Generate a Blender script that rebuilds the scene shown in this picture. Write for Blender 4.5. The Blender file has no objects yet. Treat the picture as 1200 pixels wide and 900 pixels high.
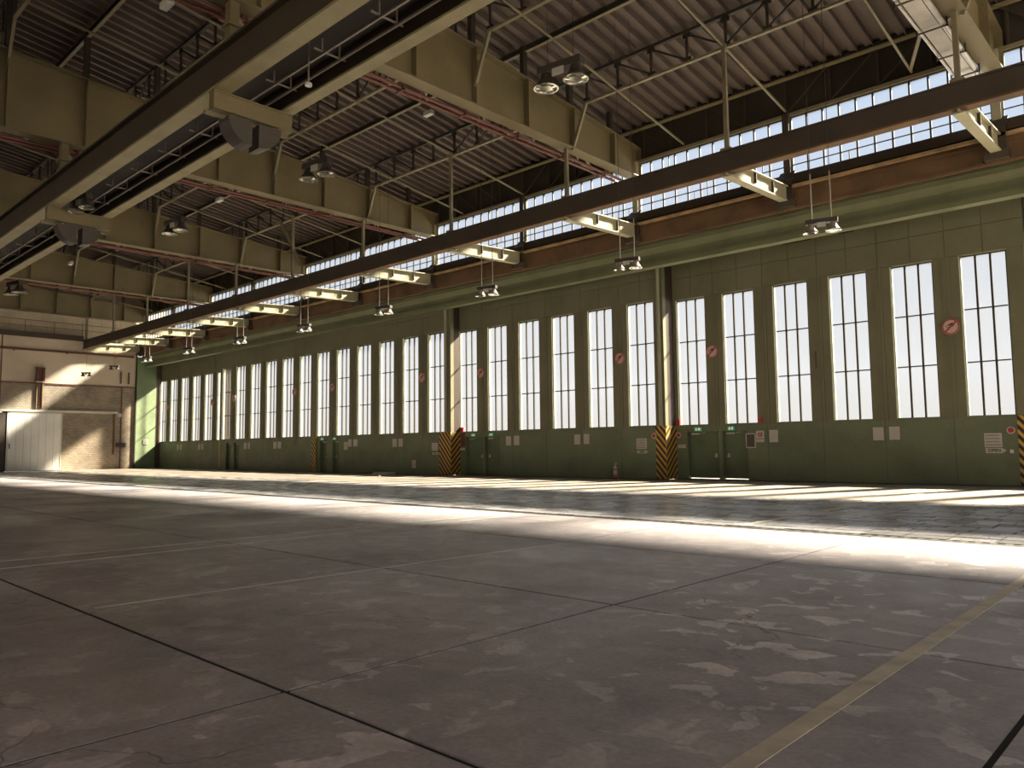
import bpy, bmesh, math, random
from mathutils import Vector, Matrix
random.seed(7)
SC = bpy.context.scene
COL = SC.collection

# ---------------------------------------------------------------- camera
def make_camera():
    f, yaw, pitch, roll = 901.095, 0.754, 0.083, -0.011
    cy, sy, cp, sp = math.cos(yaw), math.sin(yaw), math.cos(pitch), math.sin(pitch)
    fw = Vector((-sy*cp, cy*cp, sp)); r = Vector((cy, sy, 0)); u = r.cross(fw)
    cr, sr = math.cos(roll), math.sin(roll)
    r2 = cr*r + sr*u; u2 = -sr*r + cr*u
    cam = bpy.data.cameras.new('camera'); o = bpy.data.objects.new('camera', cam); COL.objects.link(o)
    m = Matrix((r2, u2, -fw)).transposed().to_4x4(); m.translation = (0, 0, 1.5)
    o.matrix_world = m
    cam.sensor_fit = 'HORIZONTAL'; cam.sensor_width = 36; cam.lens = f/1200*36
    cam.clip_start = 0.05; cam.clip_end = 2000
    SC.camera = o
make_camera()

# ---------------------------------------------------------------- sky, sun, exposure
SKY = 0.51
def make_world():
    w = bpy.data.worlds.new('sky'); SC.world = w; w.use_nodes = True
    nt = w.node_tree; nt.nodes.clear()
    out = nt.nodes.new('ShaderNodeOutputWorld'); bg = nt.nodes.new('ShaderNodeBackground')
    tc = nt.nodes.new('ShaderNodeTexCoord'); sep = nt.nodes.new('ShaderNodeSeparateXYZ')
    ramp = nt.nodes.new('ShaderNodeValToRGB')
    nt.links.new(tc.outputs['Generated'], sep.inputs[0]); nt.links.new(sep.outputs['Z'], ramp.inputs[0])
    e = ramp.color_ramp.elements
    e[0].position = 0.0; e[0].color = (0.93, 0.90, 0.86, 1)
    e[1].position = 1.0; e[1].color = (0.35, 0.55, 0.95, 1)
    a = e.new(0.07); a.color = (0.95, 0.97, 1.0, 1)
    b = e.new(0.24); b.color = (0.80, 0.87, 0.98, 1)
    c = e.new(0.45); c.color = (0.69, 0.81, 1.0, 1)
    nt.links.new(ramp.outputs[0], bg.inputs[0]); bg.inputs[1].default_value = SKY
    nt.links.new(bg.outputs[0], out.inputs[0])
make_world()
def make_sun():
    l = bpy.data.lights.new('sun', 'SUN'); l.energy = 31.0; l.angle = math.radians(5.0); l.color = (1.0, 0.845, 0.60)
    o = bpy.data.objects.new('sun', l); COL.objects.link(o)
    d = Vector((-0.43, -1.22, -1.0)).normalized()
    o.rotation_euler = d.to_track_quat('-Z', 'Y').to_euler(); o.location = (20, 60, 50)
make_sun()
vs = SC.view_settings
vs.view_transform = 'Standard'; vs.look = 'None'; vs.gamma = 1; vs.use_curve_mapping = False
vs.exposure = 0.8

# ---------------------------------------------------------------- materials
def srgb(r, g, b):
    return tuple(((c/255)/12.92 if c/255 <= 0.04045 else ((c/255+0.055)/1.055)**2.4) for c in (r, g, b)) + (1,)
def mat(name, base, rough=0.6, metal=0.0, dirt=0.25, dscale=1.5, dirt_col=None, spec=0.5, fine=0.15, emit=None):
    m = bpy.data.materials.new(name); m.use_nodes = True
    nt = m.node_tree; N = nt.nodes; L = nt.links
    p = N['Principled BSDF']; p.inputs['Roughness'].default_value = rough; p.inputs['Metallic'].default_value = metal
    p.inputs['Specular IOR Level'].default_value = spec
    geo = N.new('ShaderNodeNewGeometry')
    n1 = N.new('ShaderNodeTexNoise'); n1.inputs['Scale'].default_value = dscale; n1.inputs['Detail'].default_value = 6
    L.new(geo.outputs['Position'], n1.inputs['Vector'])
    n2 = N.new('ShaderNodeTexNoise'); n2.inputs['Scale'].default_value = 14; n2.inputs['Detail'].default_value = 3
    L.new(geo.outputs['Position'], n2.inputs['Vector'])
    r1 = N.new('ShaderNodeMapRange'); r1.inputs[1].default_value = 0.42; r1.inputs[2].default_value = 0.72
    L.new(n1.outputs[0], r1.inputs[0])
    mx = N.new('ShaderNodeMix'); mx.data_type = 'RGBA'
    mu = N.new('ShaderNodeMath'); mu.operation = 'MULTIPLY'; mu.inputs[1].default_value = dirt
    L.new(r1.outputs[0], mu.inputs[0]); L.new(mu.outputs[0], mx.inputs[0])
    mx.inputs[6].default_value = base; mx.inputs[7].default_value = dirt_col or tuple(c*0.35 for c in base[:3]) + (1,)
    m2 = N.new('ShaderNodeMix'); m2.data_type = 'RGBA'; m2.blend_type = 'MULTIPLY'; m2.inputs[0].default_value = 1
    r2 = N.new('ShaderNodeMapRange'); r2.inputs[3].default_value = 1-fine; r2.inputs[4].default_value = 1+fine
    L.new(n2.outputs[0], r2.inputs[0]); L.new(mx.outputs[2], m2.inputs[6]); L.new(r2.outputs[0], m2.inputs[7])
    L.new(m2.outputs[2], p.inputs['Base Color'])
    if emit:
        p.inputs['Emission Color'].default_value = base; p.inputs['Emission Strength'].default_value = emit
    return m
def flat(name, base, rough=0.5, metal=0.0, emit=None): return mat(name, base, rough, metal, 0.1, 3, None, 0.4, 0.06, emit)

M = {}
M['gate_upper'] = mat('gate_paint_upper', (0.155, 0.155, 0.10, 1), 0.62, 0, 0.5, 0.6, (0.09, 0.09, 0.05, 1))
M['gate_lower'] = mat('gate_paint_lower', (0.135, 0.17, 0.105, 1), 0.55, 0, 0.6, 0.9, (0.075, 0.085, 0.055, 1))
M['gate_door'] = mat('gate_door_paint', (0.10, 0.14, 0.08, 1), 0.5, 0, 0.4, 0.9)
M['green_pale'] = mat('pale_green_wall_paint', (0.17, 0.24, 0.14, 1), 0.6, 0, 0.4, 1.2)
M['lintel'] = mat('lintel_green', (0.14, 0.155, 0.085, 1), 0.6, 0, 0.4, 0.7)
M['sill_white'] = flat('window_frame_light', (0.40, 0.43, 0.34, 1))  # pale tone carries the sky light falling on the left jamb
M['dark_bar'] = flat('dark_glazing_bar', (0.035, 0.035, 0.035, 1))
M['olive'] = mat('olive_steel', (0.20, 0.165, 0.09, 1), 0.55, 0, 0.35, 0.7)
M['olive_light'] = mat('olive_flange', (0.30, 0.265, 0.15, 1), 0.55, 0, 0.35, 1.2)
M['beam_dark'] = mat('brown_crane_beam', (0.062, 0.047, 0.036, 1), 0.55, 0, 0.4, 0.8)
M['steel_dark'] = mat('dark_truss_steel', (0.05, 0.042, 0.035, 1), 0.6, 0, 0.3, 1)
M['chord'] = mat('truss_chord', (0.26, 0.23, 0.15, 1), 0.55, 0, 0.3, 1)
M['deck'] = mat('roof_deck_panel', (0.165, 0.13, 0.115, 1), 0.7, 0, 0.45, 0.5)
M['deck_top'] = flat('roof_covering', (0.10, 0.09, 0.08, 1), 0.9)
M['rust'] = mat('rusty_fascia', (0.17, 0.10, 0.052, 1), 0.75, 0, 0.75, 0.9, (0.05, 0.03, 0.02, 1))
M['rust_light'] = mat('rust_ledge', (0.50, 0.36, 0.20, 1), 0.75, 0, 0.7, 1.6, (0.12, 0.07, 0.04, 1))  # brighter rust copy, the light on the ledge put into its colour
M['bracket'] = mat('cream_bracket_steel', (0.42, 0.40, 0.28, 1), 0.55, 0, 0.35, 0.9)
M['red_pipe'] = mat('red_pipe', (0.15, 0.048, 0.036, 1), 0.45, 0, 0.3, 1)
M['galv'] = mat('galvanised_steel', (0.45, 0.42, 0.40, 1), 0.38, 0.7, 0.3, 1.5)
M['white'] = mat('white_paint', (0.62, 0.62, 0.58, 1), 0.5, 0, 0.2, 1)
M['door_white'] = mat('door_white_paint', (0.84, 0.85, 0.82, 1), 0.5, 0, 0.2, 0.5)
M['paper'] = flat('paper', (0.46, 0.44, 0.42, 1), 0.7)
M['ink'] = flat('ink', (0.05, 0.04, 0.04, 1), 0.7)
M['ink_grey'] = flat('faded_ink', (0.20, 0.18, 0.18, 1), 0.7)
M['red'] = flat('sign_red', (0.36, 0.035, 0.045, 1))
M['sign_white'] = flat('sign_pinkish_white', (0.50, 0.40, 0.38, 1))
M['ext_red'] = flat('faded_red', (0.42, 0.13, 0.13, 1), 0.4)
M['yellow'] = mat('hazard_yellow', (0.52, 0.31, 0.05, 1), 0.5, 0, 0.3, 2)
M['black'] = flat('hazard_black', (0.035, 0.022, 0.02, 1))
M['exit'] = flat('exit_green', (0.09, 0.34, 0.19, 1), 0.4, 0, 0.08)
M['exit_white'] = flat('exit_white', (0.7, 0.8, 0.7, 1), 0.4, 0, 0.2)
M['mirror'] = flat('lamp_reflector', (0.55, 0.53, 0.50, 1), 0.12, 0.9)
M['lamp_dark'] = flat('lamp_housing', (0.075, 0.065, 0.06, 1), 0.5)
M['lamp_light'] = flat('lamp_housing_pale', (0.30, 0.27, 0.235, 1), 0.5)
M['pipe_grey'] = flat('downpipe_grey', (0.30, 0.30, 0.22, 1), 0.5)
M['brown_red'] = mat('oxide_red', (0.13, 0.05, 0.035, 1), 0.6, 0, 0.3, 1)
M['plaster'] = mat('old_plaster', (0.60, 0.52, 0.43, 1), 0.8, 0, 0.4, 0.35, (0.25, 0.20, 0.14, 1))
M['block'] = mat('pale_blocks', (0.58, 0.50, 0.39, 1), 0.8, 0, 0.5, 0.5, (0.3, 0.26, 0.19, 1))
M['apron'] = mat('outdoor_concrete', (0.35, 0.34, 0.32, 1), 0.85, 0, 0.3, 0.05)
M['line_yellow'] = mat('yellow_floor_paint', (0.80, 0.74, 0.60, 1), 0.6, 0, 0.5, 3, (0.36, 0.32, 0.27, 1))
M['line_white'] = mat('white_floor_paint', (0.80, 0.75, 0.68, 1), 0.6, 0, 0.5, 2, (0.40, 0.36, 0.33, 1))
M['under'] = mat('joint_bed', (0.03, 0.027, 0.025, 1), 0.9)

def brick_material():
    m = bpy.data.materials.new('pale_brick'); m.use_nodes = True
    nt = m.node_tree; N = nt.nodes; L = nt.links; p = N['Principled BSDF']
    geo = N.new('ShaderNodeNewGeometry'); sp = N.new('ShaderNodeSeparateXYZ'); cb = N.new('ShaderNodeCombineXYZ')
    L.new(geo.outputs['Position'], sp.inputs[0]); L.new(sp.outputs['Y'], cb.inputs[0]); L.new(sp.outputs['Z'], cb.inputs[1])
    b = N.new('ShaderNodeTexBrick'); L.new(cb.outputs[0], b.inputs['Vector'])
    b.inputs['Color1'].default_value = (0.37, 0.315, 0.25, 1); b.inputs['Color2'].default_value = (0.28, 0.235, 0.18, 1)
    b.inputs['Mortar'].default_value = (0.17, 0.145, 0.12, 1); b.inputs['Scale'].default_value = 1
    b.inputs['Brick Width'].default_value = 0.27; b.inputs['Row Height'].default_value = 0.135; b.inputs['Mortar Size'].default_value = 0.016
    n = N.new('ShaderNodeTexNoise'); n.inputs['Scale'].default_value = 0.6; n.inputs['Detail'].default_value = 5
    L.new(geo.outputs['Position'], n.inputs['Vector'])
    mr = N.new('ShaderNodeMapRange'); mr.inputs[1].default_value = 0.3; mr.inputs[2].default_value = 0.7; mr.inputs[3].default_value = 0.7; mr.inputs[4].default_value = 1.2
    L.new(n.outputs[0], mr.inputs[0])
    mx = N.new('ShaderNodeMix'); mx.data_type = 'RGBA'; mx.blend_type = 'MULTIPLY'; mx.inputs[0].default_value = 1
    L.new(b.outputs[0], mx.inputs[6]); L.new(mr.outputs[0], mx.inputs[7]); L.new(mx.outputs[2], p.inputs['Base Color'])
    p.inputs['Roughness'].default_value = 0.85
    return m
M['brick'] = brick_material()

def floor_material(name, base, worn, rough, patch):
    m = bpy.data.materials.new(name); m.use_nodes = True
    nt = m.node_tree; N = nt.nodes; L = nt.links; p = N['Principled BSDF']
    geo = N.new('ShaderNodeNewGeometry')
    def noise(scale, detail, sx=1, sy=1, dist=0):
        mp = N.new('ShaderNodeMapping'); mp.inputs['Scale'].default_value = (sx, sy, 1)
        L.new(geo.outputs['Position'], mp.inputs[0])
        n = N.new('ShaderNodeTexNoise'); n.inputs['Scale'].default_value = scale; n.inputs['Detail'].default_value = detail
        n.inputs['Distortion'].default_value = dist
        L.new(mp.outputs[0], n.inputs['Vector']); return n.outputs[0]
    def rng(v, a, b, c=0, d=1):
        r = N.new('ShaderNodeMapRange'); r.inputs[1].default_value = a; r.inputs[2].default_value = b
        r.inputs[3].default_value = c; r.inputs[4].default_value = d; L.new(v, r.inputs[0]); return r.outputs[0]
    def mul(a, b):
        k = N.new('ShaderNodeMath'); k.operation = 'MULTIPLY'; L.new(a, k.inputs[0])
        if isinstance(b, float): k.inputs[1].default_value = b
        else: L.new(b, k.inputs[1])
        return k.outputs[0]
    def mix(f, a, b, mode='MIX'):
        k = N.new('ShaderNodeMix'); k.data_type = 'RGBA'; k.blend_type = mode
        if isinstance(f, float): k.inputs[0].default_value = f
        else: L.new(f, k.inputs[0])
        for i, v in ((6, a), (7, b)):
            if isinstance(v, tuple): k.inputs[i].default_value = v
            else: L.new(v, k.inputs[i])
        return k.outputs[2]
    # peeled coating: sharp pale patches, clustered by a broad mask
    cl = rng(noise(0.16, 2), 0.42, 0.56)
    pa = rng(noise(2.6, 7, 1.0, 1.0, 0.5), 0.57, 0.595)
    spx = N.new('ShaderNodeSeparateXYZ'); L.new(geo.outputs['Position'], spx.inputs[0])
    reg = N.new('ShaderNodeMath'); reg.operation = 'MAXIMUM'
    L.new(mul(rng(spx.outputs['X'], -6.5, -2.8), rng(noise(0.45, 2), 0.40, 0.55, 0.35, 1.0)), reg.inputs[0]); L.new(mul(cl, 0.28), reg.inputs[1])
    edge = mul(mul(pa, reg.outputs[0]), patch)
    scuff = mul(rng(noise(0.55, 8, 0.7, 1.5, 0.6), 0.48, 0.75), 0.55)
    stain = rng(noise(0.35, 4), 0.3, 0.7, 0.72, 1.2)
    col = mix(scuff, base, tuple((base[i]*0.5+worn[i]*0.5) for i in range(3))+(1,))
    col = mix(edge, col, worn)
    col = mix(1.0, col, stain, 'MULTIPLY')
    col = mix(1.0, col, rng(noise(26, 4), 0.2, 0.8, 0.78, 1.22), 'MULTIPLY')
    col = mix(1.0, col, rng(noise(3.2, 6, 1, 1, 0.8), 0.3, 0.7, 0.82, 1.16), 'MULTIPLY')
    crack = N.new('ShaderNodeTexVoronoi'); crack.feature = 'DISTANCE_TO_EDGE'; crack.inputs['Scale'].default_value = 0.33
    w = N.new('ShaderNodeVectorMath'); w.operation = 'ADD'
    nn = N.new('ShaderNodeTexNoise'); nn.inputs['Scale'].default_value = 1.3; nn.inputs['Detail'].default_value = 4
    L.new(geo.outputs['Position'], nn.inputs['Vector']); L.new(geo.outputs['Position'], w.inputs[0]); L.new(nn.outputs['Color'], w.inputs[1])
    L.new(w.outputs[0], crack.inputs['Vector'])
    ck = mul(rng(crack.outputs['Distance'], 0.0, 0.004, 1, 0), rng(noise(0.4, 2), 0.5, 0.6))
    col = mix(mul(ck, 0.7), col, (0.02, 0.018, 0.016, 1))
    L.new(col, p.inputs['Base Color'])
    L.new(rng(noise(0.5, 5), 0.3, 0.7, rough-0.1, rough+0.14), p.inputs['Roughness'])
    p.inputs['Specular IOR Level'].default_value = 0.5
    bp = N.new('ShaderNodeBump'); bp.inputs['Strength'].default_value = 0.25; bp.inputs['Distance'].default_value = 0.01
    L.new(noise(6, 5), bp.inputs['Height']); L.new(bp.outputs[0], p.inputs['Normal'])
    return m
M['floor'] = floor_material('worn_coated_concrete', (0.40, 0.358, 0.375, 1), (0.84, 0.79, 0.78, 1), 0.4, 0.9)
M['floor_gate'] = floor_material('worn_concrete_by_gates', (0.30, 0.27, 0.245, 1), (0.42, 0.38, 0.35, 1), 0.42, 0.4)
M['paving'] = floor_material('grey_paving_stone', (0.44, 0.43, 0.45, 1), (0.56, 0.55, 0.57, 1), 0.28, 0.5)
M['paving_dark'] = floor_material('dark_paving_stone', (0.20, 0.19, 0.19, 1), (0.32, 0.31, 0.31, 1), 0.36, 0.5)

def glass_material(name, tint, haze):
    m = bpy.data.materials.new(name); m.use_nodes = True
    nt = m.node_tree; N = nt.nodes; L = nt.links; N.remove(N['Principled BSDF'])
    out = N['Material Output']
    tr = N.new('ShaderNodeBsdfTransparent'); tr.inputs[0].default_value = tint
    gl = N.new('ShaderNodeBsdfGlossy'); gl.inputs['Roughness'].default_value = 0.1
    tl = N.new('ShaderNodeBsdfTranslucent'); tl.inputs[0].default_value = (0.8, 0.82, 0.8, 1)
    a = N.new('ShaderNodeMixShader'); a.inputs[0].default_value = haze; L.new(tr.outputs[0], a.inputs[1]); L.new(tl.outputs[0], a.inputs[2])
    b = N.new('ShaderNodeMixShader'); b.inputs[0].default_value = 0.05; L.new(a.outputs[0], b.inputs[1]); L.new(gl.outputs[0], b.inputs[2])
    L.new(b.outputs[0], out.inputs[0]); return m
M['glass'] = glass_material('dusty_window_glass', (0.98, 0.98, 0.98, 1), 0.006)
M['glass_blue'] = glass_material('clerestory_glass', (0.93, 0.96, 1.0, 1), 0.006)

# ---------------------------------------------------------------- mesh helpers
class MB:
    def __init__(s): s.v = []; s.f = []; s.mi = []; s.mats = []
    def _m(s, m):
        if m is None: return 0
        if m not in s.mats: s.mats.append(m)
        return s.mats.index(m)
    def quadbox(s, P, m=None):                       # 8 points: bottom 4 ccw, top 4 ccw
        b = len(s.v); s.v += [tuple(p) for p in P]; k = s._m(m)
        for q in ((3, 2, 1, 0), (4, 5, 6, 7), (0, 1, 5, 4), (1, 2, 6, 5), (2, 3, 7, 6), (3, 0, 4, 7)):
            s.f.append(tuple(b+i for i in q)); s.mi.append(k)
        return s
    def box(s, x0, x1, y0, y1, z0, z1, m=None):
        x0, x1 = min(x0, x1), max(x0, x1); y0, y1 = min(y0, y1), max(y0, y1); z0, z1 = min(z0, z1), max(z0, z1)
        return s.quadbox([(x0, y0, z0), (x1, y0, z0), (x1, y1, z0), (x0, y1, z0), (x0, y0, z1), (x1, y0, z1), (x1, y1, z1), (x0, y1, z1)], m)
    def bar(s, a, b, w, h, m=None, up=(0, 0, 1)):
        a = Vector(a); b = Vector(b); d = (b-a).normalized(); up = Vector(up)
        if abs(d.dot(up)) > 0.98: up = Vector((0, 1, 0))
        sx = d.cross(up).normalized()*w/2; sz = sx.cross(d).normalized()*h/2
        return s.quadbox([a-sx-sz, a+sx-sz, b+sx-sz, b-sx-sz, a-sx+sz, a+sx+sz, b+sx+sz, b-sx+sz], m)
    def tube(s, a, b, r, n=8, m=None, r2=None, cap=True):
        a = Vector(a); b = Vector(b); d = (b-a).normalized(); r2 = r if r2 is None else r2
        up = Vector((0, 0, 1)) if abs(d.z) < 0.95 else Vector((0, 1, 0))
        x = d.cross(up).normalized(); y = x.cross(d); k = len(s.v); mm = s._m(m)
        for c, rr in ((a, r), (b, r2)):
            for i in range(n):
                t = 2*math.pi*i/n; s.v.append(tuple(c+x*math.cos(t)*rr+y*math.sin(t)*rr))
        for i in range(n):
            j = (i+1) % n; s.f.append((k+i, k+n+i, k+n+j, k+j)); s.mi.append(mm)
        if cap:
            s.f.append(tuple(k+i for i in range(n))); s.mi.append(mm)
            s.f.append(tuple(k+n+i for i in reversed(range(n)))); s.mi.append(mm)
        return s
    def lathe(s, prof, n=16, m=None, c=(0, 0, 0)):   # prof: list of (r, z)
        k = len(s.v); mm = s._m(m)
        for r, z in prof:
            for i in range(n):
                t = 2*math.pi*i/n; s.v.append((c[0]+r*math.cos(t), c[1]+r*math.sin(t), c[2]+z))
        for q in range(len(prof)-1):
            for i in range(n):
                j = (i+1) % n; s.f.append((k+q*n+i, k+q*n+j, k+(q+1)*n+j, k+(q+1)*n+i)); s.mi.append(mm)
        return s
    def prism(s, pts, d0, d1, axis='x', m=None):     # polygon extruded along an axis
        k = len(s.v); n = len(pts); mm = s._m(m)
        for d in (d0, d1):
            for p, q in pts:
                s.v.append({'x': (d, p, q), 'y': (p, d, q), 'z': (p, q, d)}[axis])
        for i in range(n):
            j = (i+1) % n; s.f.append((k+i, k+j, k+n+j, k+n+i)); s.mi.append(mm)
        s.f.append(tuple(k+i for i in reversed(range(n)))); s.mi.append(mm)
        s.f.append(tuple(k+n+i for i in range(n))); s.mi.append(mm)
        return s
    def mesh(s, name, m=None):
        me = bpy.data.meshes.new(name); me.from_pydata(s.v, [], s.f)
        ms = s.mats or [m]
        for x in ms: me.materials.append(M[x] if isinstance(x, str) else x)
        if s.mats: me.polygons.foreach_set('material_index', s.mi)
        bm = bmesh.new(); bm.from_mesh(me); bmesh.ops.recalc_face_normals(bm, faces=bm.faces); bm.to_mesh(me); bm.free()
        me.update(); return me
def link(name, me, parent=None, loc=None):
    o = bpy.data.objects.new(name, me); COL.objects.link(o)
    if parent is not None: o.parent = parent
    if loc is not None: o.location = loc
    return o
def part(name, mb, m, parent, loc=None): return link(name, mb.mesh(name, m) if isinstance(mb, MB) else mb, parent, loc)
def thing(name, label, cat, loc=(0, 0, 0), rz=0, group=None):
    o = link(name, None, None, loc); o.rotation_euler = (0, 0, rz); o['label'] = label; o['category'] = cat
    if group: o['group'] = group
    return o
def tag(o, label, cat, group=None):
    o['label'] = label; o['category'] = cat
    if group: o['group'] = group
    return o
def struct(name, mb, m, parent=None, loc=None):
    o = part(name, mb, m, parent, loc)
    if parent is None: o['kind'] = 'structure'
    return o
def dup(root, loc, label, rz=None):
    r = root.copy(); COL.objects.link(r); r.location = loc; r['label'] = label
    if rz is not None: r.rotation_euler = (0, 0, rz)
    for ch in list(root.children):
        c = ch.copy(); COL.objects.link(c); c.parent = r
        for g in list(ch.children):
            d = g.copy(); COL.objects.link(d); d.parent = c
    return r
ORD = ['nearest', 'second nearest', 'third nearest', 'fourth nearest', 'fifth nearest', 'sixth nearest', 'seventh nearest', 'eighth nearest', 'ninth nearest', 'tenth nearest', 'eleventh nearest', 'twelfth nearest']
ORDR = ['first', 'second', 'third', 'fourth', 'fifth', 'sixth', 'seventh', 'eighth', 'ninth', 'tenth', 'eleventh', 'twelfth']

# ---------------------------------------------------------------- key dimensions
XE = -74.0                                   # end wall
XR = 23.0                                    # right end, out of frame
YR = -11.0                                   # rear, behind the camera
YC = 28.4                                    # clerestory plane
GX = [8.9, -4.97, -18.85, -32.5, -46.2, -60.3]     # roof girders
PX = [22.7, 15.8, 8.9, 1.96, -4.97, -11.9, -18.85, -25.7, -32.5, -39.4, -46.2, -53.2, -60.3, -67.2, -73.6]  # piers
def zdeck(y): return 15.75 + 0.145*(28.3-y)
def zgird(y): return 14.75 + 0.08*(28.4-y)

# ---------------------------------------------------------------- floor
fl = struct('floor', MB().box(XE-0.5, XR+0.5, YR, 32.2, -0.4, -0.008), 'under')
xs = [24.0+i*-3.49 + 2.46 for i in range(30)]       # joints at -0.94, -4.43, ...
xj = [-0.945-3.487*i for i in range(-7, 22)]
yj = [YR, -7.9, -4.4, -0.9, 2.62, 6.1, 9.65, 13.2]
cache = {}
def slab(name, x0, x1, y0, y1, m, top=0.0, gap=0.017, h=0.045):
    key = (round(x1-x0, 3), round(y1-y0, 3), m, gap, h)
    if key not in cache:
        w, d = x1-x0, y1-y0; b = 0.012 if h > 0.055 else 0.003; g = gap
        q = MB(); q.quadbox([(g, g, -h), (w-g, g, -h), (w-g, d-g, -h), (g, d-g, -h), (g+b, g+b, 0), (w-g-b, g+b, 0), (w-g-b, d-g-b, 0), (g+b, d-g-b, 0)])
        cache[key] = q.mesh(name, m)
    return link(name, cache[key], fl, (x0, y0, top))
for i in range(len(xj)-1):
    x1, x0 = xj[i], max(xj[i+1], XE-0.3)
    if x1 <= x0: continue
    for j in range(len(yj)-1):
        slab('floor_slab', x0, x1, yj[j], yj[j+1], 'floor', random.uniform(-0.002, 0.002))
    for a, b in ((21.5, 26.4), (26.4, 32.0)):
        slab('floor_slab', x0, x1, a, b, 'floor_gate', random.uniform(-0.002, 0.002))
# the stone-paved strip between the slabs and the gates
drain = MB()
drain.box(XE, XR, 13.22, 13.3, -0.05, 0.0)
for k in range(480): drain.box(-74+0.2*k, -73.9+0.2*k, 13.3, 13.48, -0.05, -0.002)
drain.box(XE, XR, 13.48, 13.52, -0.05, 0.0)
part('drain_channel', drain, 'steel_dark', fl)
near, far = [], []
row = 0; y = 13.55
while y < 21.4:
    d = 0.44; x = 6.0 - (row % 2)*0.33
    while x > -73.5:
        w = random.choice((0.66, 0.66, 0.66, 0.5)); near.append((x-w, x, y, min(y+d, 21.48))); x -= w
    y += d; row += 1
def vis_size(s):
    cx, cy = (s[0]+s[1])/2, (s[2]+s[3])/2
    dpt = -cx*0.684+cy*0.727; lat = cx*0.727+cy*0.684
    if dpt < 2 or abs(lat/dpt) > 0.68: return -1e6+cx*0
    return -math.hypot(cx, cy)
near.sort(key=vis_size, reverse=True)
far = near[290:]; near = near[:290]
for s in near:
    m = 'paving_dark' if random.random() < 0.18 else 'paving'
    slab('paving_stone', *s, m, random.uniform(-0.006, 0.006), 0.006, 0.06)
fm = MB()
for x0, x1, y0, y1 in far:
    z = random.uniform(-0.006, 0.006)
    fm.quadbox([(x0+.006, y0+.006, -.06), (x1-.006, y0+.006, -.06), (x1-.006, y1-.006, -.06), (x0+.006, y1-.006, -.06), (x0+.018, y0+.018, z), (x1-.018, y0+.018, z), (x1-.018, y1-.018, z), (x0+.018, y1-.018, z)], 'paving_dark' if random.random() < 0.18 else 'paving')
o = part('paving_field', fm, None, fl); o['kind'] = 'stuff'
# painted lines
def marking(label, pts, w, m):
    q = MB()
    for a, b in zip(pts[:-1], pts[1:]): q.bar((a[0], a[1], 0.004), (b[0], b[1], 0.004), w, 0.006)
    tag(part('floor_marking', q, m, None), label, 'marking')
marking('broad pale yellow line painted on the floor at the right front', [(-1.79, 3.0), (-1.8, 13.1)], 0.115, 'line_yellow')
marking('thin yellow line crossing the stone paving towards the gates', [(-6.9, 13.6), (-7.05, 28.6)], 0.10, 'line_yellow')
marking('faint white line, nearer of two parallel ones on the left floor', [(-11.86, 2.6), (-11.86, 12.9)], 0.09, 'line_white')
marking('faint white line, farther of two parallel ones on the left floor', [(-12.7, 2.6), (-12.4, 12.9)], 0.06, 'line_white')
marking('faint worn white line on the floor left of the middle', [(-8.15, 2.75), (-7.83, 9.4)], 0.05, 'line_white')
# loose board lying in front of the gates
o = part('loose_board', MB().quadbox([(-36.6, 27.0, 0.01), (-34.9, 26.3, 0.01), (-36.4, 28.6, 0.01), (-38.6, 28.7, 0.01), (-36.6, 27.0, 0.05), (-34.9, 26.3, 0.05), (-36.4, 28.6, 0.16), (-38.6, 28.7, 0.16)]), 'paper', None)
tag(o, 'pale loose board lying on the floor before the gates', 'board')

# ---------------------------------------------------------------- hangar gates (staggered sliding leaves)
LP, WW, WZ0, WZ1 = 2.327, 1.477, 2.418, 8.188
LEAF_TOP = 10.15
PW = (WW-0.14-0.12)/3
def window_meshes():
    fr = MB()
    x1, x0 = 0.0, -WW
    t = 0.05
    fr.box(x0, x0+0.015, -0.115, 0.1, WZ0, WZ1, 'sill_white')  # left side only: jamb colour brightened to look lit through the window
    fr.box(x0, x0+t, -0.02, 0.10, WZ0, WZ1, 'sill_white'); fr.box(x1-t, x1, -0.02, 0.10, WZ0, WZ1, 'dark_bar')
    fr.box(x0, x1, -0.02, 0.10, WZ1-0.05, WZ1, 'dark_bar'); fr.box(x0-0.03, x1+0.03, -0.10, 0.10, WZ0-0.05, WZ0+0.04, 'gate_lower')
    hz = (WZ1-WZ0)/3
    return fr.mesh('window_frame')
win_frame_me = window_meshes()
mull_me = MB().box(-0.034, 0.034, -0.025, 0.05, WZ0+0.04, WZ1-0.05).mesh('mullion', 'dark_bar')
bar_me = MB().box(-WW+0.07, -0.07, -0.01, 0.06, -0.022, 0.022).mesh('glazing_bar', 'dark_bar')
ph = (WZ1-WZ0-0.09)/3
pane_me = MB().box(0, PW, 0.02, 0.032, 0.0, ph-0.05).mesh('pane', 'glass')
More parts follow.
